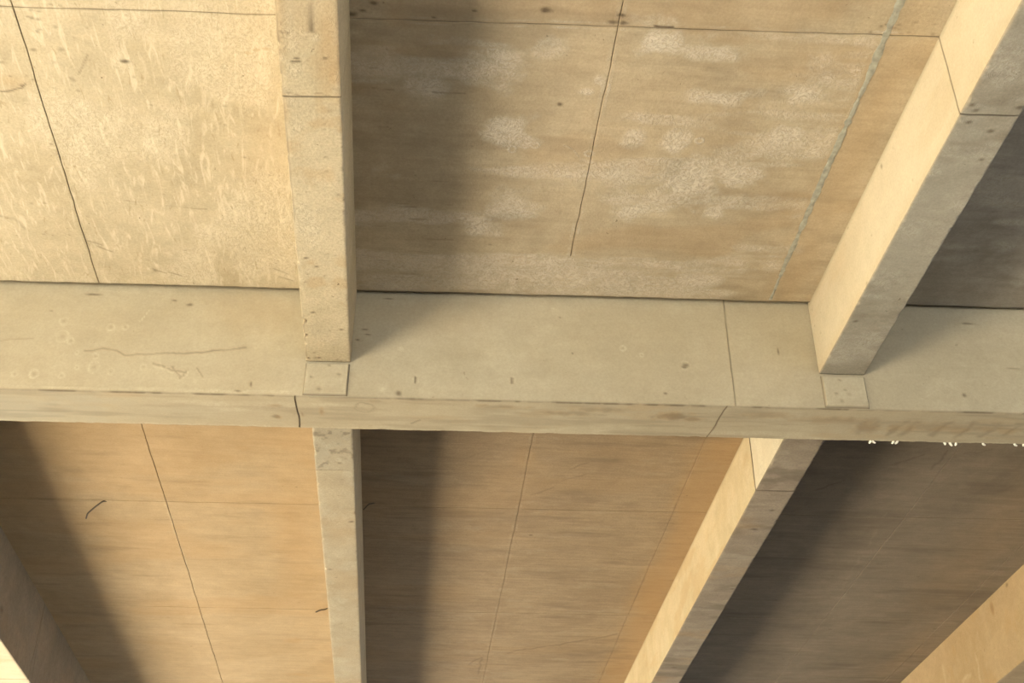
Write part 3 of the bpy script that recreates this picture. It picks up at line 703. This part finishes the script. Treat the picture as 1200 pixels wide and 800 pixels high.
def P_end_b(s, l, r):
    s.field(0, 3, 6, .55, .75, .45, 71); s.field(1, 3, 8, .54, .7, .5, 72)
    l.field(1, 6, 3, .42, .62, 1.0, 73)
FA = beam('concrete_rib', M['plain_rib'], RIB_A[0], RIB_A[1], Z_RIB, eA, W_N, (eA, 3.0 * S), [], P_far_a, side_fine=('r',), fine=.0105)
tag(FA, 'straight narrow rib below the girder with a grey mottled end block', 'beam', 'shallow concrete ribs', kind='thing')
tag(beam('end_block', M['plain_rib'], RIB_A[0], RIB_A[1], Z_RIB, W_FAR - .005, eA - .006, (W_FAR, eA), [], P_end_a, FA, side_fine=('r',)), 'grey blotchy end block against the girder')
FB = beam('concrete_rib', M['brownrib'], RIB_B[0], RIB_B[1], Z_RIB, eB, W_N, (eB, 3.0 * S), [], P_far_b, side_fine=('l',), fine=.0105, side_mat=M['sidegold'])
tag(FB, 'slanting rib below the girder with golden side coloured as lit and brown underside', 'beam', 'shallow concrete ribs', kind='thing')
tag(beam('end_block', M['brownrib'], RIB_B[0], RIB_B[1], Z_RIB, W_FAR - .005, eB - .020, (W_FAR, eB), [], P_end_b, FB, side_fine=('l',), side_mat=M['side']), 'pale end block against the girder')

def P_deep_l(s, l, r):
    s.field(1, 3, 5, .50, .68, .6, 74); s.field(2, 2, 5, .55, .75, .3, 75)
    r.field(2, 2, 3, .48, .7, .12, 76); r.line(0, [on_side(50, 720, DEEP_L[1]), on_side(37, 795, DEEP_L[1])], .012, .35, .2, .03)
    r.blob(0, on_side(2, 714, DEEP_L[1]), (.05, .03), .5, .5, 16)
def P_deep_r(s, l, r):
    l.put(2, np.full_like(l.a, .30)); l.field(2, 3.5, 2.5, .45, .68, .55, 77); l.field(1, 5, 3.0, .54, .72, .35, 78)
    for a, b in [((1143, 765), (1150, 800)), ((1128, 798), (1137, 790)), ((1105, 782), (1108, 800))]: l.line(1, [on_side(*a, DEEP_R[0]), on_side(*b, DEEP_R[0])], .03, .8, .3, .05)
    p = on_side(1163, 713, DEEP_R[0]); l.blob(2, p, (.05, .08), .9, .3, 16); l.blob(0, p, (.035, .06), .35, .4, 16)
    l.blob(0, on_side(1180, 685, DEEP_R[0]), (.03, .02), .6, .4, 20)
jl = on_level(20, 795.5, Z_DEEP)[1]
DL = beam('concrete_beam', M['side'], DEEP_L[0], DEEP_L[1], Z_DEEP, W_FAR - .005, W_N, (1.9 * S, 3.0 * S), [jl], P_deep_l, side_fine=('r',), fine=.012, side_mat=M['umber_shade'], side_sel=2)  # right side in a darker material: its shade is put into the colour
tag(DL, 'deep beam in the lower left corner, right side coloured dark as shaded', 'beam', 'deep concrete beams', kind='thing')
DR = beam('concrete_beam', M['gold'], DEEP_R[0], DEEP_R[1], Z_DEEP, W_FAR - .005, W_N, (1.9 * S, 3.0 * S), [], P_deep_r, side_fine=('l',), fine=.012)
tag(DR, 'deep beam in the lower right corner with a stained golden side', 'beam', 'deep concrete beams', kind='thing')

# ================================================================= GROUND
def ground(name, x0, x1, y0, y1, z, mat, label):
    xs = np.linspace(x0, x1, 60); ys = np.linspace(y0, y1, 60); X, Y = np.meshgrid(xs, ys, indexing='ij')
    Z = z + .05 * (fnoise(X * .3, Y * .3, 7) - .5)
    n, m = X.shape
    V = np.stack([X, Y, Z], -1).reshape(-1, 3)
    o = make(name, V, (grid_quads(n, m)[:, ::-1], []), mat, None, np.zeros((n * m, 4)))
    return tag(o, label, 'ground', kind='structure')
X_PATCH, X_EARTH = -3.90 * S, -1.65 * S
ground('floor', X_EARTH, 60, -60, 80, -EYE, M['earth'], 'dark earth under the deck, toned to weaken and cool the bounce')
ground('bounce_strip', X_PATCH, X_EARTH - .02, -60, 80, -EYE, M['bounce_pale'], 'added unseen pale strip bouncing sunlight up to the deck')
ground('ground', -160, X_PATCH - .02, -120, 140, -EYE - .02, M['bounce_limit'], 'unseen ground made dark to end the bounce light')

# ================================================================= LIGHT
sc = bpy.context.scene
sun = bpy.data.lights.new('sun', 'SUN'); sun.energy = 64.0; sun.color = (1.0, 0.93, 0.78); sun.angle = math.radians(0.6)
so = bpy.data.objects.new('sun', sun); COL.objects.link(so)
EL = math.radians(66.0)
so.rotation_euler = (0, -(math.pi / 2 - EL), 0); so.location = (-20, 5, 20)
wd = bpy.data.worlds.new('World'); sc.world = wd; wd.use_nodes = True
bg = wd.node_tree.nodes['Background']; bg.inputs[0].default_value = (0.48, 0.64, 0.95, 1); bg.inputs[1].default_value = 1.05

# ================================================================= CAMERA
from mathutils import Matrix
cam = bpy.data.cameras.new('camera'); co = bpy.data.objects.new('camera', cam); COL.objects.link(co)
cam.sensor_width = 36.0; cam.lens = F_PX * 36.0 / 1200.0; cam.clip_end = 500
m = Matrix.Identity(4)
for i in range(3): m[i][0] = RT[i]; m[i][1] = UP[i]; m[i][2] = -FW[i]; m[i][3] = BASE[i]
co.matrix_world = m
sc.camera = co
vs = sc.view_settings
vs.view_transform = 'Standard'; vs.look = 'None'; vs.gamma = 1.0; vs.use_curve_mapping = False; vs.exposure = 0.0
sc.cycles.use_denoising = True
sc.cycles.max_bounces = 6; sc.cycles.diffuse_bounces = 5
